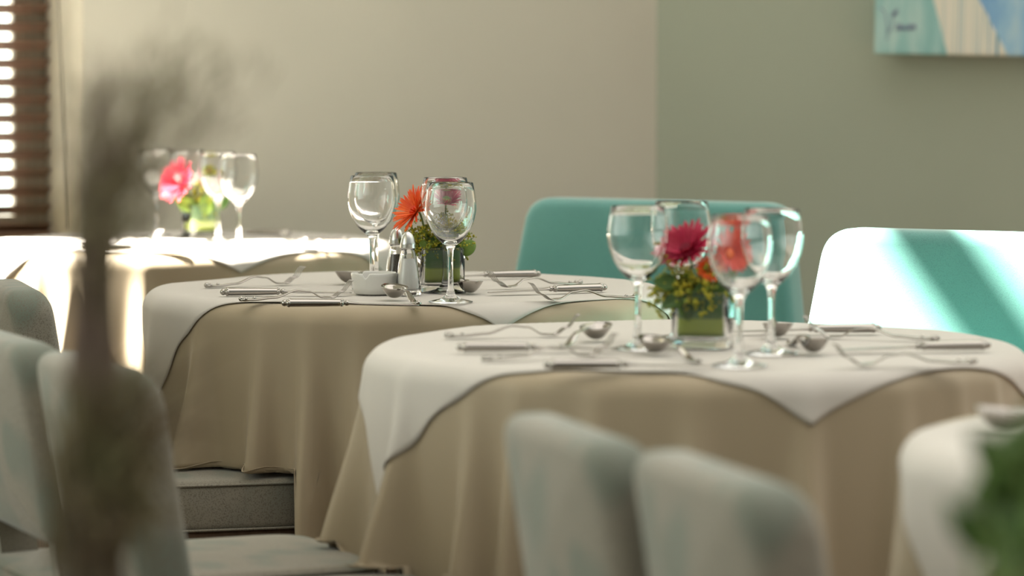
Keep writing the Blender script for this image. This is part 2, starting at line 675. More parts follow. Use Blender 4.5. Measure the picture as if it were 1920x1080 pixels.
# ---------------------------------------------------------------- chairs
def seat_cushion_mesh(sw, sd_, z0, z1, rf=0.07, rb=0.02, rnd=0.014):
    out = rounded_outline([(-sd_ / 2, -sw / 2), (sd_ / 2, -sw / 2), (sd_ / 2, sw / 2), (-sd_ / 2, sw / 2)], [rb, rf, rf, rb], 8)
    rings = cushion(out, z1 - z0, rnd, 0.006)
    zc = (z0 + z1) / 2
    b = bmesh.new()
    ring_faces(b, [[(x, y, zc + w_) for x, y, w_ in r] for r in rings])
    return b, out


def grey_chair(label, loc, rz, group):
    """local +x faces forward; rear of the seat at -x"""
    t = thing('dining_chair', label, 'chair', loc, rz, group)
    sw, sd_ = 0.34, 0.47
    b, out = seat_cushion_mesh(sw, sd_, 0.392, 0.475)
    s = obj('seat', b, M['grey_fab'], t)
    b = bmesh.new()
    for zz in (0.468, 0.396):
        pts = [(p.x * 1.002, p.y * 1.002, zz) for p in out]
        pts.append(pts[0])
        tube(b, pts, 0.0022, 6)
    obj('piping', b, M['grey_fab'], s)
    b = bmesh.new()
    box(b, -0.215, 0.215, -0.155, 0.155, 0.335, 0.392, 0.004)
    obj('seat_frame', b, M['wood'], t)
    for sx in (-1, 1):
        for sy in (-1, 1):
            b = bmesh.new()
            r0, r1 = 0.017, 0.012
            x, y = sx * 0.175, sy * 0.135
            x1 = x + (-0.05 if sx < 0 else 0.0)
            ring_faces(b, [[(cx + r * dx, y + r * dy, z) for dx, dy in ((-1, -1), (1, -1), (1, 1), (-1, 1))] for cx, r, z in ((x1, r1, 0.0), (x, r0, 0.34))])
            obj('leg', b, M['wood'], t, smooth=False)
    # padded back leaning rearwards and slightly hollow
    wd = 0.17
    out = rounded_outline([(-wd, 0.0), (wd, 0.0), (wd, 0.26), (-wd, 0.26)], [0.02, 0.02, 0.045, 0.045], 8)
    rings = cushion(out, 0.068, 0.022, 0.004)
    lean = math.tan(R(9))
    b = bmesh.new()
    ring_faces(b, [[(-0.2133 - lean * z - w_ * -1 + 0.020 * (y / wd) ** 2, y, 0.52 + z + 0.012 * (1 - (y / wd) ** 2) * (z / 0.26)) for y, z, w_ in r] for r in rings])
    obj('backrest', b, M['grey_fab'], t)
    for sy in (-1, 1):
        b = bmesh.new()
        rr = []
        for z in (0.36, 0.48, 0.62):
            cx = -0.205 - lean * (z - 0.575)
            rr.append([(cx + 0.026 * dx, sy * 0.145 + 0.016 * dy, z) for dx, dy in ((-1, -1), (1, -1), (1, 1), (-1, 1))])
        ring_faces(b, rr)
        obj('back_post', b, M['grey_fab'], t, smooth=False)
    return t


AL = R(23.5)


def place_grey(label, px_corner, py_corner, depth, group, al=AL):
    """put the near rear top corner of the back on a point"""
    c = P(px_corner, py_corner, depth)
    local = Vector((-0.292, -0.17, 0))
    rot = Matrix.Rotation(al, 3, 'Z')
    o_ = Vector((c.x, c.y, 0)) - rot @ local
    o_.z = 0
    return grey_chair(label, o_, al, group)


chairs = []
chairs.append(place_grey('grey sage upholstered low chair at far left edge, seat under the middle table cloth', -8, 560, 5.25, 'grey chairs facing right', R(15)))
chairs.append(place_grey('grey upholstered chair with padded back, second from the far left corner', 2, 650, 4.25, 'grey chairs facing right'))
chairs.append(place_grey('grey upholstered chair back at lower left, nearest camera behind the dry grass', 172, 695, 3.89, 'grey chairs facing right'))
chairs.append(place_grey('blurred grey chair back in front of front table, left one of the pair', 1075, 850, 3.15, 'grey chairs facing right', R(16)))
chairs.append(place_grey('blurred grey chair back in front of front table, right and nearer of the pair', 1360, 930, 2.82, 'grey chairs facing right', R(16)))
SEATS = []
for c in chairs:
    SEATS.append((c.location.copy(), c.rotation_euler.z, 0.21, 0.477))


def teal_chair(label, p_left, p_right, hgt, group, wtop_inset=0.045, rad=0.06):
    """front face of back runs from p_left to p_right (ground points)"""
    u = (p_right - p_left)
    wd = u.length
    u.normalize()
    ang = math.atan2(u.y, u.x)
    mid = (p_left + p_right) / 2
    t = thing('upholstered_chair', label, 'chair', (mid.x, mid.y, 0), ang, group)
    hw = wd / 2
    z0 = 0.40
    h = hgt - z0
    out = rounded_outline([(-hw, 0), (hw, 0), (hw - wtop_inset - 0.03, h), (-hw + wtop_inset + 0.03, h)], [0.03, 0.03, rad, rad], 12)
    rings = cushion(out, 0.085, 0.024, 0.004)
    b = bmesh.new()
    ring_faces(b, [[(x, 0.0425 + 0.10 * z + w_ * 1.0 - 0.0 * (x / hw) ** 2, z0 + z) for x, z, w_ in r] for r in rings])
    obj('backrest', b, M['teal_fab'], t)
    b, o2 = seat_cushion_mesh(wd - 0.06, 0.34, 0.36, 0.47, 0.06, 0.02, 0.02)
    for v in b.verts:
        x, y = v.co.x, v.co.y
        v.co.x, v.co.y = y, -x - 0.14
    obj('seat', b, M['teal_fab'], t)
    b = bmesh.new()
    box(b, -hw + 0.05, hw - 0.05, -0.30, 0.04, 0.31, 0.36, 0.004)
    obj('seat_frame', b, M['wood'], t)
    for sx in (-1, 1):
        for yy in (-0.27, 0.02):
            b = bmesh.new()
            x = sx * (hw - 0.08)
            ring_faces(b, [[(x + r * dx, yy + r * dy, z) for dx, dy in ((-1, -1), (1, -1), (1, 1), (-1, 1))] for r, z in ((0.014, 0.0), (0.02, 0.32))])
            obj('leg', b, M['wood'], t, smooth=False)
    return t


a = P(905, 500, 6.95)
b_ = P(1505, 500, 6.58)
T1 = teal_chair('teal upholstered chair with wide back standing in the wall corner', Vector((a.x, a.y, 0)), Vector((b_.x, b_.y, 0)), 0.862, 'teal chairs along the wall')
a = P(1440, 700, 5.58)
a = Vector((a.x, a.y, 0))
b_ = a + Vector((0.85, -0.50, 0)).normalized() * 0.68
T2 = teal_chair('sunlit pale teal upholstered chair behind the front table at right', a, b_, 0.868, 'teal chairs along the wall')
for t_ in (T1, T2):
    pass

# ---------------------------------------------------------------- tables and cloths
TR = 0.452
TZ = 0.752
SH = 0.028


class Drape:
    def __init__(s, seed, cx, cy, side, rot, amp=0.05, n=13, flare=0.05, lobes=()):
        rnd = random.Random(seed)
        s.cx, s.cy, s.side, s.rot, s.amp, s.flare = cx, cy, side, rot, amp, flare
        s.rid = []
        for deg, wd_, st in lobes:
            s.rid.append((R(deg), wd_, st, rnd.uniform(-0.05, 0.05)))
        for k in range(n):
            aa = (360 * (k + 0.5) / n + 180) % 360 - 180
            if lobes and abs(aa) < 80:
                continue
            a = 2 * math.pi * (k + rnd.uniform(-0.28, 0.28)) / n
            s.rid.append((a, rnd.uniform(0.05, 0.12), rnd.uniform(0.35, 1.1), rnd.uniform(-0.12, 0.12)))

    def fold(s, phi, d):
        f = 0
        for a, w_, k, dr in s.rid:
            x = (phi - a - dr * d * 2 + math.pi) % (2 * math.pi) - math.pi
            f += k * math.exp(-(x / (w_ * (0.75 + 0.6 * d))) ** 2)
        return f

    def hem(s, phi):
        a = phi - s.rot
        return (s.side / 2) / max(abs(math.cos(a)), abs(math.sin(a)))

    def at(s, rho, phi, off=0.0, seats=()):
        arc = math.pi / 2 * SH
        flat = TR - SH
        if rho <= flat:
            r, z = rho, TZ + off
        elif rho <= flat + arc:
            a = (rho - flat) / SH
            r = flat + (SH + off) * math.sin(a)
            z = TZ - SH + (SH + off) * math.cos(a)
            fd = s.fold(phi, 0)
            r += 0.004 * fd * (a / 1.57) ** 2
        else:
            d = rho - flat - arc
            k = min(1, d / 0.32)
            k = k * k * (3 - 2 * k) * 0.75 + k * 0.25
            fd = s.fold(phi, d)
            r = TR + off + 0.004 * fd + s.flare * d + s.amp * k * (fd - 0.25)
            z = TZ - SH - d * (0.985 - 0.03 * k)
        x = s.cx + r * math.sin(phi)
        y = s.cy - r * math.cos(phi)
        z = max(z, 0.012 + off)
        for (o_, rz, hw, top) in seats:
            q = Matrix.Rotation(-rz, 3, 'Z') @ (Vector((x, y, 0)) - o_)
            if abs(q.x) < hw + 0.012 and abs(q.y) < hw + 0.012 and z < top + 0.010 + off:
                ov = top + 0.010 - z
                z = top + 0.007 + off + 0.010 * (0.5 + 0.5 * math.sin(40 * q.x + 25 * q.y)) * min(1, ov * 15)
        return Vector((x, y, z))


def tablecloth(dr, label, seats):
    b = bmesh.new()
    NP = 336
    flat = TR - SH
    rs = [0.0001, 0.1, 0.2, 0.3, 0.38, flat]
    rs += [flat + math.pi / 2 * SH * k / 6 for k in range(1, 7)]
    nh = 46
    rings = []
    for r in rs:
        rings.append([dr.at(r, 2 * math.pi * k / NP) for k in range(NP)])
    r0 = flat + math.pi / 2 * SH
    for j in range(1, nh + 1):
        row = []
        for k in range(NP):
            phi = 2 * math.pi * k / NP
            row.append(dr.at(r0 + (dr.hem(phi) - r0) * j / nh, phi, 0, seats))
        rings.append(row)
    ring_faces(b, rings, cap=False)
    o_ = obj('tablecloth', b, M['cloth'], recalc=False)
    md = o_.modifiers.new('thick', 'SOLIDIFY')
    md.thickness = 0.0014
    md.offset = -1
    tag(o_, label, 'tablecloth', 'long beige length tablecloths')
    return o_


OS = 0.815


def overlay(dr, label, tip, ang, side=0.795, seed=1, seats=(), right=(0.475, 0.50)):
    """square top cloth, one corner hanging at left, a small tip at the front, one at right"""
    b = bmesh.new()
    N = 120
    F_ = Vector(tip)
    L_ = F_ + Vector((-math.cos(ang), math.sin(ang))) * side
    R_ = F_ + Vector(right)
    B_ = Vector((-0.13, 0.60))
    grid = []
    for i in range(N + 1):
        row = []
        for j in range(N + 1):
            a, c = i / N, j / N
            p = F_ * (1 - a) * (1 - c) + L_ * a * (1 - c) + R_ * (1 - a) * c + B_ * a * c
            if c == 0:
                p = p + Vector((0, 0.0025 * math.sin(i * 0.35 + seed)))
            rho = p.length
            phi = math.atan2(p.x, -p.y)
            row.append(b.verts.new(dr.at(rho, phi, 0.0035 + 0.0012 * math.sin(i * 0.09 + seed) * math.sin(j * 0.11), seats)))
        grid.append(row)
    for i in range(N):
        for j in range(N):
            b.faces.new((grid[i][j], grid[i + 1][j], grid[i + 1][j + 1], grid[i][j + 1]))
    o_ = obj('overlay_cloth', b, M['overlay'], recalc=True)
    # make normals face out
    up_ = sum(p.normal.z for p in o_.data.polygons)
    if up_ < 0:
        o_.data.flip_normals()
    md = o_.modifiers.new('thick', 'SOLIDIFY')
    md.thickness = 0.0012
    md.offset = 1
    tag(o_, label, 'tablecloth', 'pale square overlay cloths')
    return o_


def table_core(label, cx, cy):
    t = thing('round_table', label, 'table', (cx, cy, 0), 0, 'round dining tables')
    b = bmesh.new()
    lathe(b, [(0, 0.72), (TR - 0.012, 0.72), (TR - 0.004, 0.726), (TR - 0.004, TZ - 0.022), (TR - 0.022, TZ - 0.003), (0, TZ - 0.003)], 96)
    obj('tabletop', b, M['wood'], t)
    b = bmesh.new()
    lathe(b, [(0, 0.03), (0.05, 0.03), (0.035, 0.10), (0.035, 0.66), (0.09, 0.72), (0, 0.72)], 32)
    obj('pedestal', b, M['wood'], t)
    b = bmesh.new()
    lathe(b, [(0, 0.0), (0.24, 0.0), (0.24, 0.012), (0.06, 0.03), (0, 0.03)], 48)
    obj('base', b, M['wood'], t)
    return t


TABLES = {
    'mid': (-0.178, 5.78), 'front': (0.254, 4.63), 'back': (-0.707, 7.24), 'near': (0.86, 3.47)}
D = {}
D['mid'] = Drape(3, *TABLES['mid'], 1.62, R(-40), 0.072, 14, 0.03, [(-68, 0.09, 0.7), (-47, 0.055, 1.15), (-30, 0.05, 0.7), (-19, 0.05, 0.8), (-8, 0.06, 0.8), (10, 0.09, 0.5), (30, 0.06, 0.6), (52, 0.06, 0.8), (72, 0.05, 0.8)])
D['front'] = Drape(11, *TABLES['front'], 1.50, R(2), 0.074, 16, 0.07, [(-86, 0.07, 1.0), (-60, 0.055, 1.1), (-42, 0.05, 0.8), (-33, 0.04, 0.7), (-19, 0.055, 1.0), (-3, 0.06, 0.8), (15, 0.05, 0.9), (32, 0.05, 0.8), (45, 0.05, 0.8), (56, 0.05, 0.9), (72, 0.06, 0.9)])
D['back'] = Drape(5, *TABLES['back'], 1.52, R(-30), 0.075, 12, 0.05, [(-62, 0.08, 0.9), (-47, 0.045, 1.2), (-36, 0.04, 1.2), (-25, 0.045, 1.3), (-5, 0.06, 1.0), (18, 0.07, 0.7), (40, 0.07, 0.8), (60, 0.06, 0.7)])
D['near'] = Drape(8, *TABLES['near'], 1.50, R(-20), 0.045, 13, 0.05)
names = {'mid': 'middle table with the salt shakers', 'front': 'nearer round table at right', 'back': 'rear round table by the window', 'near': 'table at lower right corner'}
for k, (cx, cy) in TABLES.items():
    table_core('round pedestal table hidden under the cloths, the ' + names[k], cx, cy)
    tablecloth(D[k], 'long beige tablecloth hanging in folds over the ' + names[k], SEATS)
overlay(D['mid'], 'pale square top cloth on the middle table, under the shakers', (0.165, -0.447), R(14), seed=1)
overlay(D['front'], 'pale square top cloth on the nearer table at right', (0.132, -0.482), R(17), seed=4, right=(0.52, 0.49))
overlay(D['back'], 'pale sunlit square top cloth on the rear table by the window', (0.16, -0.450), R(12), seed=2, right=(0.50, 0.47))
overlay(D['near'], 'pale square top cloth on the table cut off at the lower right', (0.16, -0.46), R(16), seed=6)
SZ = TZ + 0.0062        # surface of the top cloths


# ---------------------------------------------------------------- tableware
def wine_glass_mesh():
    b = bmesh.new()
    hgt = 0.198
    zb = 0.094
    outer = [(0.0, 0.0), (0.033, 0.0), (0.0355, 0.0008), (0.036, 0.0018), (0.030, 0.0032), (0.016, 0.0065), (0.0075, 0.013), (0.0050, 0.024), (0.0042, 0.045),
             (0.0042, 0.072), (0.0052, 0.086), (0.0085, 0.094), (0.0150, 0.0990), (0.0240, 0.108), (0.0320, 0.121), (0.0383, 0.137), (0.0412, 0.152), (0.0412, 0.166),
             (0.0388, 0.184), (0.0362, 0.1972)]
    inner = [(0.0358, 0.198), (0.0351, 0.1972), (0.0377, 0.184), (0.0401, 0.166), (0.0401, 0.152), (0.0372, 0.1375), (0.0308, 0.1215), (0.0226, 0.1093), (0.0130, 0.102),
             (0.006, 0.0988), (0, 0.098)]
    pts = [Vector((r, 0, z)) for r, z in outer]
    lathe(b, [(r_, z_ * 0.975) for r_, z_ in outer + inner], 48)
    me_bm = b
    return me_bm


g0 = obj('wine_glass', wine_glass_mesh(), M['glass'])
placed = [False]


def put_copy(proto, flag, loc, rz, label, group, cat=None):
    o_ = proto if not flag[0] else copy_tree(proto)
    flag[0] = True
    o_.location = loc
    o_.rotation_euler = (0, 0, rz)
    tag(o_, label, cat, group)
    return o_


GL = [
    (845, 567, 'wine glass on middle table at right front, in front of the rose flower'),
    (835, 549, 'wine glass on middle table just behind the right front glass'),
    (698, 542, 'wine glass on middle table standing behind the white dish, nearer one'),
    (705, 531, 'wine glass on middle table farthest back behind the white dish'),
    (1196, 655, 'wine glass on the nearer table, leftmost, left of the magenta flowers'),
    (1277, 635, 'wine glass on the nearer table standing behind the magenta flowers'),
    (1386, 687, 'wine glass on the nearer table in front of the coral flower'),
    (1446, 664, 'wine glass on the nearer table, rightmost of all the glasses'),
    (448, 464, 'wine glass on the rear table, rightmost and nearest of its four'),
    (409, 455, 'wine glass on the rear table, right behind its rightmost glass'),
    (292, 443, 'wine glass on the rear table, leftmost, left of the pink flower'),
    (352, 447, 'wine glass on the rear table behind the pink gerbera flower'),
]
for px, py, lb in GL:
    p = onplane(px, py, SZ)
    put_copy(g0, placed, p, 0, lb, 'stemmed wine glasses', 'wine glass')


# cutlery, built along +x (handle end at 0), lying on z=0
def strip(b, n, wid, zc, th, x0, x1, ysh=None, seg=8):
    rings = []
    for i in range(n + 1):
        t = i / n
        x = x0 + (x1 - x0) * t
        w_ = interp(wid, t) / 2
        h = interp(th, t) / 2
        z = interp(zc, t)
        y0 = ysh(t) if ysh else 0
        rings.append([(x, y0 + w_ * math.cos(2 * math.pi * k / seg), z + h * math.sin(2 * math.pi * k / seg)) for k in range(seg)])
    ring_faces(b, rings)


def fork_mesh():
    b = bmesh.new()
    L = 0.195
    wid = [(0, 0.009), (0.03, 0.017), (0.08, 0.015), (0.25, 0.014), (0.5, 0.008), (0.66, 0.0075), (0.76, 0.02), (0.82, 0.0225)]
    zc = [(0, 0.003), (0.12, 0.0025), (0.30, 0.005), (0.50, 0.0155), (0.60, 0.0135), (0.72, 0.0030), (0.80, 0.0022), (0.9, 0.012), (1.0, 0.030)]
    wid2 = [(t / 0.80, v) for t, v in wid]
    zz = [(t / 0.80, v) for t, v in zc if t <= 0.80]
    strip(b, 40, wid2, zz, [(0, 0.004), (0.05, 0.006), (0.1, 0.004), (0.9, 0.003), (1, 0.0025)], 0, L * 0.80, seg=12)
    for k in range(4):
        y = (k - 1.5) * 0.0058
        zt = [((t - 0.78) / 0.22, v) for t, v in zc if t >= 0.78]
        zt = [(0, 0.0022)] + [q for q in zt if q[0] > 0]
        strip(b, 14, [(0, 0.0042), (0.8, 0.0032), (1, 0.0015)], zt, [(0, 0.0024), (1, 0.0016)], L * 0.78, L * 0.985, ysh=lambda t, y=y: y, seg=6)
    for s in (-1, 1):
        bmesh.ops.create_icosphere(b, subdivisions=2, radius=0.0036, matrix=Matrix.Translation((0.008, s * 0.005, 0.0042)))
    bmesh.ops.create_icosphere(b, subdivisions=2, radius=0.0044, matrix=Matrix.Translation((0.002, 0, 0.0044)))
    bmesh.ops.create_icosphere(b, subdivisions=2, radius=0.0032, matrix=Matrix.Translation((0.024, 0, 0.0045)))
    return b


def spoon_mesh(L=0.175):
    b = bmesh.new()
    wid = [(0, 0.009), (0.05, 0.015), (0.3, 0.012), (0.7, 0.006), (1, 0.008)]
    zc = [(0, 0.003), (0.2, 0.003), (0.6, 0.018), (0.85, 0.020), (1, 0.0165)]
    hl = L - 0.055
    strip(b, 30, wid, zc, [(0, 0.005), (0.1, 0.004), (0.8, 0.003), (1, 0.0025)], 0, hl + 0.004, seg=10)
    bmesh.ops.create_icosphere(b, subdivisions=2, radius=0.0042, matrix=Matrix.Translation((0.002, 0, 0.004)))
    # bowl: cup of an egg-shaped dish with thickness
    nu, nv = 40, 10
    def bowl(off):
        rings = []
        for j in range(nv + 1):
            t = j / nv
            ring = []
            for i in range(nu):
                a = 2 * math.pi * i / nu
                ex = 0.031 * math.cos(a) * t
                ey = 0.0215 * math.sin(a) * t * (1 - 0.16 * math.cos(a))
                z = 0.0015 + 0.0185 * t ** 2.2 + off + 0.003 * math.cos(a) * t * t
                ring.append((hl + 0.029 + ex * (1.0), ey, z))
            rings.append(ring)
        return rings
    o_ = bowl(0.0)
    i_ = bowl(0.0011)
    rings = [[(hl + 0.029 + 0.0004 * math.cos(2 * math.pi * i / nu), 0.0004 * math.sin(2 * math.pi * i / nu), 0.0015) for i in range(nu)]] + o_[1:] + i_[:0:-1]
    rings += [[(hl + 0.029 + 0.0004 * math.cos(2 * math.pi * i / nu), 0.0004 * math.sin(2 * math.pi * i / nu), 0.0026) for i in range(nu)]]
    ring_faces(b, rings)
    return b


def knife():
    t = bpy.data.objects.new('table_knife', None)
    t.empty_display_size = 0.02
    COL.objects.link(t)
    b = bmesh.new()
    strip(b, 30, [(0, 0.010), (0.06, 0.018), (0.5, 0.0165), (0.9, 0.015), (1, 0.012)], [(0, 0.0075), (1, 0.0075)], [(0, 0.007), (0.06, 0.013), (0.5, 0.0125), (0.9, 0.011), (1, 0.009)], 0.004, 0.096, seg=14)
    bmesh.ops.create_icosphere(b, subdivisions=2, radius=0.0055, matrix=Matrix.Translation((0.003, 0, 0.0072)))
    for k in range(6):
        a = k * math.pi / 3
        bmesh.ops.create_icosphere(b, subdivisions=2, radius=0.0034, matrix=Matrix.Translation((0.010, 0.007 * math.cos(a), 0.0075 + 0.0042 * math.sin(a))))
        bmesh.ops.create_icosphere(b, subdivisions=2, radius=0.0028, matrix=Matrix.Translation((0.093, 0.006 * math.cos(a), 0.0075 + 0.0036 * math.sin(a))))
    bmesh.ops.create_icosphere(b, subdivisions=2, radius=0.0046, matrix=Matrix.Translation((0.101, 0, 0.0072)))
    obj('handle', b, M['silver'], t)
    b = bmesh.new()
    strip(b, 24, [(0, 0.007), (0.1, 0.010), (0.35, 0.016), (0.8, 0.017), (0.94, 0.011), (1, 0.002)], [(0, 0.007), (0.3, 0.0055), (1, 0.004)], [(0, 0.005), (0.2, 0.0028), (1, 0.0016)], 0.10, 0.215, seg=8)
    obj('blade', b, M['silver'], t)
    return t


fork0, spoon0, knife0 = obj('fork', fork_mesh(), M['silver']), obj('spoon', spoon_mesh(), M['silver']), knife()
ff, fs, fk = [False], [False], [False]


def lay(kind, x0, y0, x1, y1, label, table):
    """handle end at photo pixel (x0, y0), direction towards (x1, y1), on the cloth plane"""
    p = onplane(x0, y0, SZ)
    q = onplane(x1, y1, SZ)
    d = q - p
    rz = math.atan2(d.y, d.x)
    proto, flag, cat = {'fork': (fork0, ff, 'fork'), 'spoon': (spoon0, fs, 'spoon'), 'knife': (knife0, fk, 'knife')}[kind]
    return put_copy(proto, flag, p + Vector((0, 0, 0.0004)), rz, label, 'silver cutlery on the ' + table, cat)


T_ = 'middle table'
lay('fork', 385, 540, 575, 532, 'silver fork at the left rear rim of the middle table, tines raised', T_)
lay('knife', 415, 556, 650, 554, 'silver knife at the left of the middle table, behind a fork', T_)
lay('fork', 450, 566, 655, 560, 'silver fork on the middle table with tines touching the dish side', T_)
lay('knife', 530, 577, 750, 577, 'silver knife lying along the front rim of the middle table', T_)
lay('spoon', 785, 573, 735, 560, 'silver spoon in front of the salt shaker, handle towards the viewer', T_)
lay('spoon', 862, 540, 900, 562, 'silver spoon right of the front wine glass, bowl at the table edge', T_)
lay('spoon', 755, 524, 695, 529, 'silver spoon half hidden behind the white dish', T_)
lay('knife', 1012, 521, 850, 524, 'silver knife at the right rear rim of the middle table', T_)
lay('fork', 1090, 534, 890, 543, 'silver fork on the middle table in front of the rear knife', T_)
lay('knife', 1136, 547, 900, 554, 'silver knife at the right side of the middle table', T_)
lay('fork', 1200, 560, 975, 566, 'silver fork at the right front rim of the middle table', T_)
T_ = 'nearer table'
lay('fork', 835, 634, 1075, 630, 'blurred silver fork at the left rear of the nearer table', T_)
lay('knife', 858, 661, 1120, 661, 'blurred silver knife at the left of the nearer table', T_)
lay('fork', 905, 678, 1150, 668, 'blurred silver fork on the nearer table, below the two left spoons', T_)
lay('knife', 1022, 694, 1300, 694, 'blurred silver knife along the front rim of the nearer table', T_)
lay('spoon', 1050, 655, 1135, 635, 'silver spoon on the nearer table, left of the leftmost glass', T_)
lay('spoon', 1310, 682, 1235, 666, 'silver spoon in front of the vase on the nearer table', T_)
lay('spoon', 1440, 618, 1472, 645, 'dark looking spoon right of the rightmost glass', T_)
lay('spoon', 1480, 646, 1560, 677, 'dark looking spoon bowl on the right part of the nearer table', T_)
lay('knife', 1650, 625, 1440, 627, 'silver knife at the far right rim in front of the sunlit chair', T_)
lay('fork', 1760, 640, 1545, 634, 'blurred silver fork at right rear of the nearer table', T_)
lay('knife', 1855, 657, 1600, 662, 'silver knife with its handle at the right end of the nearer table', T_)
lay('fork', 1830, 683, 1600, 688, 'blurred silver fork at right front of the nearer table', T_)
T_ = 'rear table'
lay('knife', 160, 470, 320, 472, 'silver knife at the left of the sunlit rear table', T_)
lay('fork', 160, 462, 300, 456, 'silver fork at the left of the sunlit rear table', T_)
lay('knife', 545, 442, 400, 441, 'dark knife along the far rim of the rear table', T_)
lay('knife', 655, 457, 520, 458, 'dark knife at the right end of the rear table', T_)
lay('fork', 665, 468, 500, 461, 'bright sunlit fork at the right of the rear table', T_)

lay('spoon', 2130, 822, 1870, 806, 'blurred shiny spoon on the table cut off at the lower right', 'lower right table')


# shakers
def shaker(label, loc, fill, fmat, cmat):
    t = thing(fill + '_shaker', label, 'shaker', loc, R(20), 'salt and pepper shakers')
    n = 8

    def sq(r, z, k=1.0):
        out = []
        for i in range(24):
            a = 2 * math.pi * i / 24
            c, s_ = math.cos(a), math.sin(a)
            q = (abs(c) ** 3.2 + abs(s_) ** 3.2) ** (-1 / 3.2)
            out.append((r * q * c, r * q * s_, z))
        return out
    b = bmesh.new()
    prof = [(0.0185, 0.0), (0.0205, 0.002), (0.0200, 0.008), (0.0165, 0.035), (0.0125, 0.066), (0.0118, 0.070), (0.0105, 0.074), (0.0100, 0.079)]
    inn = [(0.0085, 0.079), (0.0090, 0.073), (0.0104, 0.066), (0.0148, 0.035), (0.0175, 0.012), (0.0160, 0.009)]
    ring_faces(b, [sq(r, z) for r, z in prof + inn])
    obj('body', b, M['glass'], t)
    b = bmesh.new()
    ring_faces(b, [sq(r, z) for r, z in [(0.0158, 0.0095), (0.0170, 0.013), (0.0144, 0.035), (0.0106, 0.060)]])
    obj(fill, b, fmat, t)
    b = bmesh.new()
    lathe(b, [(0, 0.0765), (0.0125, 0.0765), (0.0132, 0.079), (0.0125, 0.082), (0.0131, 0.084), (0.0124, 0.087), (0.0110, 0.094), (0.0085, 0.100), (0.0045, 0.1045), (0, 0.1055)], 28)
    obj('cap', b, cmat, t)
    return t


shaker('glass salt shaker with metal dome cap left of the vase', onplane(765, 553, SZ), 'salt', M['salt'], M['steel'])
shaker('dark pepper shaker with metal cap just behind the salt shaker', onplane(744, 543, SZ), 'pepper', M['pepper'], M['steel'])

# white dish with rests in its rim
b = bmesh.new()
prof = [(0.0, 0.0), (0.030, 0.0), (0.034, 0.002), (0.0365, 0.012), (0.0385, 0.030), (0.039, 0.0345), (0.0378, 0.036), (0.0365, 0.034), (0.034, 0.012), (0.030, 0.0065), (0.0, 0.0055)]
lathe(b, prof, 96)
for v in b.verts:
    if v.co.z > 0.02:
        a = math.atan2(v.co.y, v.co.x)
        for na in (R(130), R(10), R(250)):
            dlt = (a - na + math.pi) % (2 * math.pi) - math.pi
            if abs(dlt) < 0.20:
                v.co.z -= 0.009 * (0.5 + 0.5 * math.cos(dlt / 0.20 * math.pi)) * (v.co.z - 0.02) / 0.016
dish = obj('ashtray', b, M['china'])
dish.location = onplane(702, 551, SZ)
tag(dish, 'small round white china dish with notched rim in front of two wine glasses', 'dish')


# vases
def vase(label, loc, rz, s=0.036, hgt=0.076):
    t = thing('glass_vase', label, 'vase', loc, rz, 'square glass vases')

    def sq(r, z):
        out = []
        for i in range(48):
            a = 2 * math.pi * i / 48
            c, s_ = math.cos(a), math.sin(a)
            q = (abs(c) ** 7 + abs(s_) ** 7) ** (-1 / 7)
            out.append((r * q * c, r * q * s_, z))
        return out
    b = bmesh.new()
    ring_faces(b, [sq(r, z) for r, z in [(s - 0.003, 0), (s, 0.002), (s, hgt - 0.001), (s - 0.0008, hgt), (s - 0.003, hgt), (s - 0.0036, hgt - 0.001), (s - 0.0036, 0.016), (s - 0.006, 0.013)]])
    obj('glass_body', b, M['glass'], t)
    # leaf wrapped round the inside
    b = bmesh.new()
    n = 44
    rings = []
    q0 = s - 0.0065
    for j in range(7):
        z = 0.017 + (hgt - 0.022) * j / 6
        pts = sq(q0, z)
        rings.append(pts)
    vv = [[b.verts.new(p) for p in r_] for r_ in rings]
    for a_, c_ in zip(vv[:-1], vv[1:]):
        for i in range(48):
            j = (i + 1) % 48
            b.faces.new((a_[i], a_[j], c_[j], c_[i]))
    b.faces.new(vv[0][::-1])
    o_ = obj('leaf_lining', b, M['wrap'], t, smooth=True)
    return t


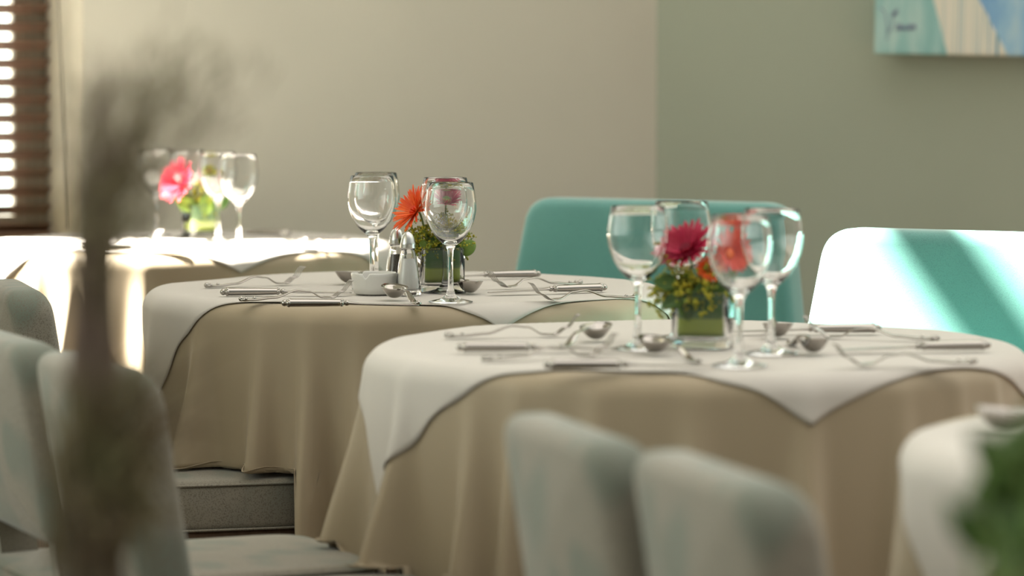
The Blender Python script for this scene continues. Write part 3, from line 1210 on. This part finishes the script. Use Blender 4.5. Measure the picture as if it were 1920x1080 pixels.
def gerbera(label, c, face, rad, m, foot, npet=26, layers=2, group=None, width=1.0, cup=0.25, dm=None, disk=0.16, name='gerbera'):
    """flower head centred at c, facing along vector face, stem ends at foot"""
    t = thing(name, label, 'flower', c, 0, group)
    fz = Vector(face).normalized()
    ax = fz.cross(Vector((0, 0, 1))).normalized()
    ay = fz.cross(ax).normalized()
    rot = Matrix((ax, ay, fz)).transposed()
    b = bmesh.new()
    rnd = random.Random(hash(label) % 1000 if False else len(label) * 7 + npet)
    for L in range(layers):
        rr = rad * (1 - 0.22 * L)
        for k in range(npet):
            a = 2 * math.pi * (k + 0.5 * L + rnd.uniform(-0.2, 0.2)) / npet
            ln = rr * rnd.uniform(0.88, 1.05)
            wd = 2 * math.pi * rr / npet * 0.62 * width
            cu = cup + 0.25 * L + rnd.uniform(-0.08, 0.08)
            rows = []
            for i in range(6):
                s_ = i / 5
                r_ = rad * disk * 0.7 + (ln - rad * disk * 0.7) * s_
                wv = wd * (0.45 + 1.3 * s_ * (1 - s_) + 0.35 * s_) * (1 if i < 5 else 0.35)
                z = cu * rr * s_ ** 1.3 - 0.25 * rr * cup * s_ ** 3 + 0.0006 * L
                rows.append([(r_ * math.cos(a) - q * wv * math.sin(a), r_ * math.sin(a) + q * wv * math.cos(a), z + abs(q) * wv * 0.25) for q in (-0.5, 0, 0.5)])
            bot = [[(x, y, z - 0.0006) for x, y, z in r_] for r_ in rows]
            rings = [[*r_, *q_[::-1]] for r_, q_ in zip(rows, bot)]
            ring_faces(b, rings)
    for v in b.verts:
        v.co = rot @ v.co
    obj('petals', b, m, t, smooth=False)
    b = bmesh.new()
    lathe(b, [(0, -0.003), (rad * disk, -0.001), (rad * disk * 1.05, 0.002), (rad * disk * 0.8, 0.0045), (0, 0.0055)], 24)
    for v in b.verts:
        v.co = rot @ (v.co + Vector((rnd.uniform(-1, 1), rnd.uniform(-1, 1), rnd.uniform(-1, 1))) * 0.0005 + Vector((0, 0, 0.002)))
    obj('flower_centre', b, dm or M['disk'], t)
    b = bmesh.new()
    f = Vector(foot) - Vector(c)
    tube(b, spline([-fz * 0.001, -fz * 0.012, f * 0.45 - fz * 0.008, f], 6), 0.0018, 8)
    lathe_b = [(-0.004, 0.002), (-0.001, 0.006)]
    obj('stem', b, M['stem'], t)
    return t


def sprig(label, foot, top, spread, nb, m, seed, group, size=0.0022, leafm=None, name='goldenrod_sprig'):
    t = thing(name, label, 'flower', foot, 0, group)
    rnd = random.Random(seed)
    d = Vector(top) - Vector(foot)
    b = bmesh.new()
    s_ = bmesh.new()
    tube(s_, spline([Vector((0, 0, 0)), d * 0.5 + Vector((rnd.uniform(-1, 1), rnd.uniform(-1, 1), 0)) * 0.004, d], 5), 0.0010, 6)
    for k in range(nb):
        base = d * rnd.uniform(0.55, 1.0)
        off = Vector((rnd.gauss(0, 1), rnd.gauss(0, 1), rnd.gauss(0.2, 0.8))) * spread * 0.5
        tip = base + off
        if k % 3 == 0:
            tube(s_, [base * 0.96, tip], 0.0005, 4)
        for q in range(3):
            c = tip + Vector((rnd.uniform(-1, 1), rnd.uniform(-1, 1), rnd.uniform(-1, 1))) * 0.003
            bmesh.ops.create_icosphere(b, subdivisions=1, radius=size * rnd.uniform(0.6, 1.15), matrix=Matrix.Translation(c))
    obj('blossoms', b, m, t)
    obj('stem', s_, M['stem'], t)
    return t


def leaf(label, c, direction, normal, ln, wd, m, foot, group, rounded=False):
    t = thing('leaf_sprig', label, 'leaf', foot, 0, group)
    c = Vector(c) - Vector(foot)
    d = Vector(direction).normalized()
    nn = Vector(normal)
    nn = (nn - d * nn.dot(d)).normalized()
    s_ = d.cross(nn)
    b = bmesh.new()
    rings = []
    for i in range(11):
        u = i / 10
        w_ = wd / 2 * (math.sin(math.pi * u ** (1.0 if rounded else 0.8)) ** (0.55 if rounded else 1.0) + 0.02)
        ctr = c + d * (u - 0.5) * ln - nn * (ln * 0.35 * (u - 0.3) ** 2)
        rings.append([ctr + s_ * (w_ * q) + nn * (abs(q) * w_ * 0.25 + e) for q, e in ((-1, 0), (-0.5, 0), (0, 0), (0.5, 0), (1, 0), (1, -0.0006), (0.5, -0.0008), (0, -0.001), (-0.5, -0.0008), (-1, -0.0006))])
    ring_faces(b, rings)
    obj('blade', b, m, t)
    b = bmesh.new()
    tube(b, spline([Vector((0, 0, 0)), (c - d * ln * 0.5) * 0.5 + Vector((0, 0, 0.004)), c - d * ln * 0.5 + Vector((0, 0, 0.0))], 5), 0.0009, 6)
    obj('stalk', b, M['stem'], t)
    return t


# arrangement on the middle table
vm = onplane(827, 546, SZ)
vase('square clear glass vase with leaf lining on the middle table', vm, R(8), 0.0375, 0.075)
vy = vm.y
ft = lambda dx, dy=0: Vector((vm.x + dx, vm.y + dy, vm.z + 0.024))
gm = 'flowers in the middle table vase'
gerbera('orange spiky gerbera leaning left out of the middle vase', P(778, 396, vy - 0.01), (-0.70, -0.42, 0.45), 0.047, M['orange'], ft(-0.01), 24, 3, gm, 0.72, 0.30, M['redorange'], 0.17)
gerbera('deep rose gerbera seen through the middle table wine glass', P(836, 378, vy + 0.005), (0.1, -0.62, 0.75), 0.030, M['rose'], ft(0.005), 24, 3, gm, 0.75, 0.75, M['leaf2'], 0.3)
for k, (px, py, dy, sprd) in enumerate([(800, 430, -0.01, 0.03), (780, 440, 0.0, 0.024), (865, 430, 0.01, 0.022), (845, 440, -0.015, 0.026), (884, 446, 0.0, 0.010), (812, 455, -0.02, 0.026), (838, 408, 0.006, 0.018)]):
    lb = ['behind the shaker caps', 'far left below the orange petals', 'right behind the glass bowl', 'under the rose flower', 'rightmost small tip past the glass', 'lowest at the vase rim', 'highest just beneath the rose flower'][k]
    sprig('yellow green filler sprig in the middle vase, ' + lb, ft((px - 827) / 3500), P(px, py, vy + dy), sprd, 16 if k == 4 else 130, M['yellow'], 20 + k, gm, 0.0020)
for k, (px, py, dx, ln, wd_, m_) in enumerate([(876, 465, 1, 0.034, 0.026, 'leaf2'), (820, 462, -0.2, 0.04, 0.024, 'leaf'), (800, 465, -0.7, 0.034, 0.018, 'leaf2'), (850, 462, 0.4, 0.04, 0.02, 'leaf')]):
    lb = ['round leaf at right edge of the vase', 'broad leaf at the vase centre', 'leaf at left vase rim', 'dark leaf behind the stem of the glass'][k]
    leaf('green ' + lb + ' on the middle table', P(px, py, vy - 0.02), (dx, 0, 0.9), (0, -1, 0.2), ln, wd_, M[m_], ft(dx * 0.015), gm, True)

# arrangement on the nearer table
vf = onplane(1318, 650, SZ)
vase('square glass vase with green leaf on the nearer table', vf, R(-12), 0.039, 0.076)
vy = vf.y
ff_ = lambda dx, dy=0: Vector((vf.x + dx, vf.y + dy, vf.z + 0.024))
gm = 'flowers in the nearer table vase'
gerbera('magenta gerbera facing left in the nearer vase', P(1288, 468, vy - 0.01), (-0.45, -0.55, 0.70), 0.045, M['magenta'], ff_(-0.01), 26, 3, gm, 1.0, 0.35, M['darkdisk'], 0.2)
gerbera('coral red gerbera at right of the nearer vase behind a glass', P(1362, 478, vy + 0.0), (0.55, -0.75, 0.1), 0.042, M['redorange'], ff_(0.01), 24, 2, gm, 0.9, 0.3, M['orange'], 0.2)
gerbera('small orange gerbera bloom between magenta and coral flowers', P(1328, 505, vy - 0.02), (0.1, -0.9, 0.3), 0.020, M['orange'], ff_(0.0), 18, 2, gm, 0.9, 0.4, M['disk'], 0.25)
for k, (px, py, dy, sprd) in enumerate([(1255, 520, -0.01, 0.034), (1290, 515, 0.0, 0.03), (1262, 545, 0.0, 0.026), (1330, 540, -0.02, 0.03), (1296, 545, -0.02, 0.028)]):
    lb = ['at far left under magenta petals', 'in the middle under magenta petals', 'low at the left rim', 'low under the coral flower', 'low at the vase centre'][k]
    sprig('yellow green filler sprig in the nearer vase, ' + lb, ff_((px - 1318) / 3500), P(px, py, vy + dy), sprd * 1.1, 130, M['yellow'], 40 + k, gm, 0.0024)
for k, (px, py, dx, dz, ln, m_) in enumerate([(1248, 530, -1, 0.2, 0.035, 'leaf'), (1265, 562, -1, -0.5, 0.045, 'leaf'), (1310, 560, 0.1, 1, 0.05, 'leaf'), (1345, 555, 0.4, 1, 0.05, 'leaf'), (1360, 540, 0.6, 0.8, 0.045, 'leaf'), (1285, 570, -0.3, 1, 0.05, 'leaf')]):
    lb = ['pointed leaf reaching far left', 'drooping leaf at the left rim', 'dark leaf at the vase centre', 'dark leaf right of centre', 'leaf under the coral flower', 'leaf left of centre'][k]
    leaf('green ' + lb + ' on the nearer table', P(px, py, vy - 0.03), (dx, 0, dz), (0.1, -1, 0.4), ln, 0.024, M[m_], ff_(dx * 0.012), gm)

# arrangement on the rear table
vb = onplane(377, 447, SZ)
vase('square glass vase with green leaf on the rear table', vb, R(25), 0.036, 0.076)
vy = vb.y
fb_ = lambda dx, dy=0: Vector((vb.x + dx, vb.y + dy, vb.z + 0.024))
gm = 'flowers in the rear table vase'
gerbera('large bright pink gerbera facing left in the rear vase', P(337, 342, vy - 0.02), (-0.62, -0.72, 0.28), 0.052, M['pink'], fb_(-0.01), 26, 3, gm, 1.05, 0.4, M['darkdisk'], 0.16)
gerbera('small yellow bloom at right top of the rear vase', P(390, 323, vy), (0.2, -0.6, 0.7), 0.020, M['yellow'], fb_(0.01), 18, 2, gm, 1.0, 0.4, None, 0.25)
for k, (px, py, dy, sprd) in enumerate([(378, 355, -0.01, 0.03), (395, 368, 0.0, 0.03), (365, 372, 0.0, 0.028), (304, 335, 0.02, 0.012)]):
    lb = ['beside the pink petals', 'at the right rim', 'low at the left rim', 'peeking out left of the pink petals'][k]
    sprig('yellow green filler sprig in the rear vase, ' + lb, fb_((px - 377) / 3500), P(px, py, vy + dy), sprd, 18 if k == 3 else 60, M['yellow'], 60 + k, gm, 0.0025)
for k, (px, py, dx, dz, ln, m_) in enumerate([(350, 383, -0.6, 0.4, 0.05, 'leaf2'), (385, 385, 0.2, 0.8, 0.05, 'leaf2'), (412, 380, 0.8, 0.5, 0.045, 'leaf')]):
    lb = ['pale leaf under the pink flower', 'pale leaf at the vase centre', 'leaf at the right rim'][k]
    leaf('green ' + lb + ' on the rear table', P(px, py, vy - 0.03), (dx, 0, dz), (0.1, -1, 0.4), ln, 0.034, M[m_], fb_(dx * 0.012), gm, True)


# ---------------------------------------------------------------- foreground dried grasses at left
GY = 2.4
vx = P(175, 540, GY).x
gv = thing('floor_vase', 'tall pale floor vase holding the dried grasses, below the left foreground', 'vase', (vx, GY, 0))
b = bmesh.new()
lathe(b, [(0, 0), (0.09, 0), (0.11, 0.08), (0.115, 0.22), (0.085, 0.42), (0.045, 0.58), (0.04, 0.66), (0.05, 0.70), (0.046, 0.70), (0.036, 0.66), (0.041, 0.58), (0.08, 0.42), (0.11, 0.22), (0.10, 0.08), (0.08, 0.01), (0, 0.01)], 48)
obj('vase_body', b, M['china'], gv)
gr = thing('dried_grass', 'out of focus bunch of dried brown grasses in the left foreground', 'plant', (0, 0, 0))
gr['kind'] = 'thing'
rnd = random.Random(5)
b = bmesh.new()
for k in range(60):
    f = Vector((vx + rnd.uniform(-0.02, 0.02), GY + rnd.uniform(-0.02, 0.02), 0.45 + rnd.uniform(0, 0.03)))
    lip = Vector((vx + rnd.uniform(-0.02, 0.02), GY + rnd.uniform(-0.02, 0.02), 0.69))
    of = rnd.uniform(-1, 1)
    low = P(174 + of * 46, 850, GY + rnd.uniform(-0.02, 0.02))
    neck = P(178 + of * 38, 560, GY + rnd.uniform(-0.015, 0.015))
    mid_ = P(180 + of * 36 + rnd.uniform(-8, 8), 380, GY + rnd.uniform(-0.03, 0.03))
    tx = 175 + abs(rnd.gauss(0, 1)) * 95 * (1 if rnd.random() < 0.75 else -0.45)
    tip = P(tx, rnd.uniform(70, 300), GY + rnd.uniform(-0.08, 0.08))
    tube(b, spline([f, lip, low, neck, mid_, tip], 5), [0.0020] * 15 + [0.0019] * 4 + [0.0013, 0.0011, 0.0009, 0.0007, 0.0006, 0.0004, 0.0003], 5)
obj('stems', b, M['dry'], gr)
b = bmesh.new()
for k in range(760):
    t = rnd.random()
    cx = 178 + t * 130 + rnd.gauss(0, 26 + 70 * t)
    cy = 500 - t * 360 + rnd.gauss(0, 45)
    c = P(cx, cy, GY + rnd.uniform(-0.08, 0.08))
    e = c + Vector((rnd.gauss(0.004, 0.006), rnd.gauss(0, 0.005), rnd.uniform(0.008, 0.022)))
    tube(b, [c, (c + e) / 2 + Vector((0.001, 0, 0)), e], [0.0004, 0.0008, 0.0002], 4)
obj('plumes', b, M['drygreen'], gr)['kind'] = 'stuff'
b = bmesh.new()
for k in range(210):
    f = P(180 + rnd.gauss(0, 45), rnd.uniform(860, 1090), GY + rnd.uniform(-0.02, 0.02))
    tx = 225 + rnd.gauss(0, 75)
    tip = P(tx, rnd.uniform(640, 1000), GY + rnd.uniform(-0.08, 0.08))
    m_ = (f + tip) / 2 + Vector((0, 0, 0.018))
    tube(b, spline([f, m_, tip], 5), [0.0008, 0.0012, 0.0016, 0.0018, 0.002, 0.002, 0.0018, 0.0014, 0.001, 0.0006, 0.0002], 5)
obj('leaves', b, M['drygreen'], gr)

# leafy potted plant at the lower right
pp = thing('potted_plant', 'blurred dark green leafy plant at the lower right edge', 'plant', (0, 0, 0))
PY = 2.05
cx = P(1965, 900, PY).x
pot = bmesh.new()
lathe(pot, [(0, 0), (0.10, 0), (0.13, 0.24), (0.14, 0.25), (0.14, 0.28), (0.125, 0.28), (0.12, 0.24), (0, 0.24)], 40, (cx, PY, 0))
obj('pot', pot, M['pot'], pp)
b = bmesh.new()
s_ = bmesh.new()
rnd = random.Random(12)
for k in range(70):
    c = P(1945 + rnd.gauss(0, 48), 930 + rnd.gauss(0, 60), PY + rnd.uniform(-0.05, 0.05))
    d = Vector((c.x - cx, rnd.uniform(-0.03, 0.03), rnd.uniform(-0.03, 0.06))).normalized()
    if k % 3 == 0:
        tube(s_, spline([(cx + rnd.uniform(-0.03, 0.03), PY + rnd.uniform(-0.03, 0.03), 0.24), ((cx + c.x) / 2, PY, c.z * 0.6), c], 5), 0.0022, 6)
    nn = Vector((rnd.uniform(-0.4, 0.4), -1, rnd.uniform(0, 0.8)))
    nn = (nn - d * nn.dot(d)).normalized()
    sd2 = d.cross(nn)
    ln = rnd.uniform(0.035, 0.055)
    rings = []
    for i in range(7):
        u = i / 6
        w_ = 0.011 * (math.sin(math.pi * u) + 0.03)
        ct = c + d * (u - 0.5) * ln
        rings.append([ct - sd2 * w_, ct + nn * 0.001, ct + sd2 * w_, ct - nn * 0.0008])
    ring_faces(b, rings)
obj('leaves', b, M['leaf'], pp)
obj('stems', s_, M['stem'], pp)
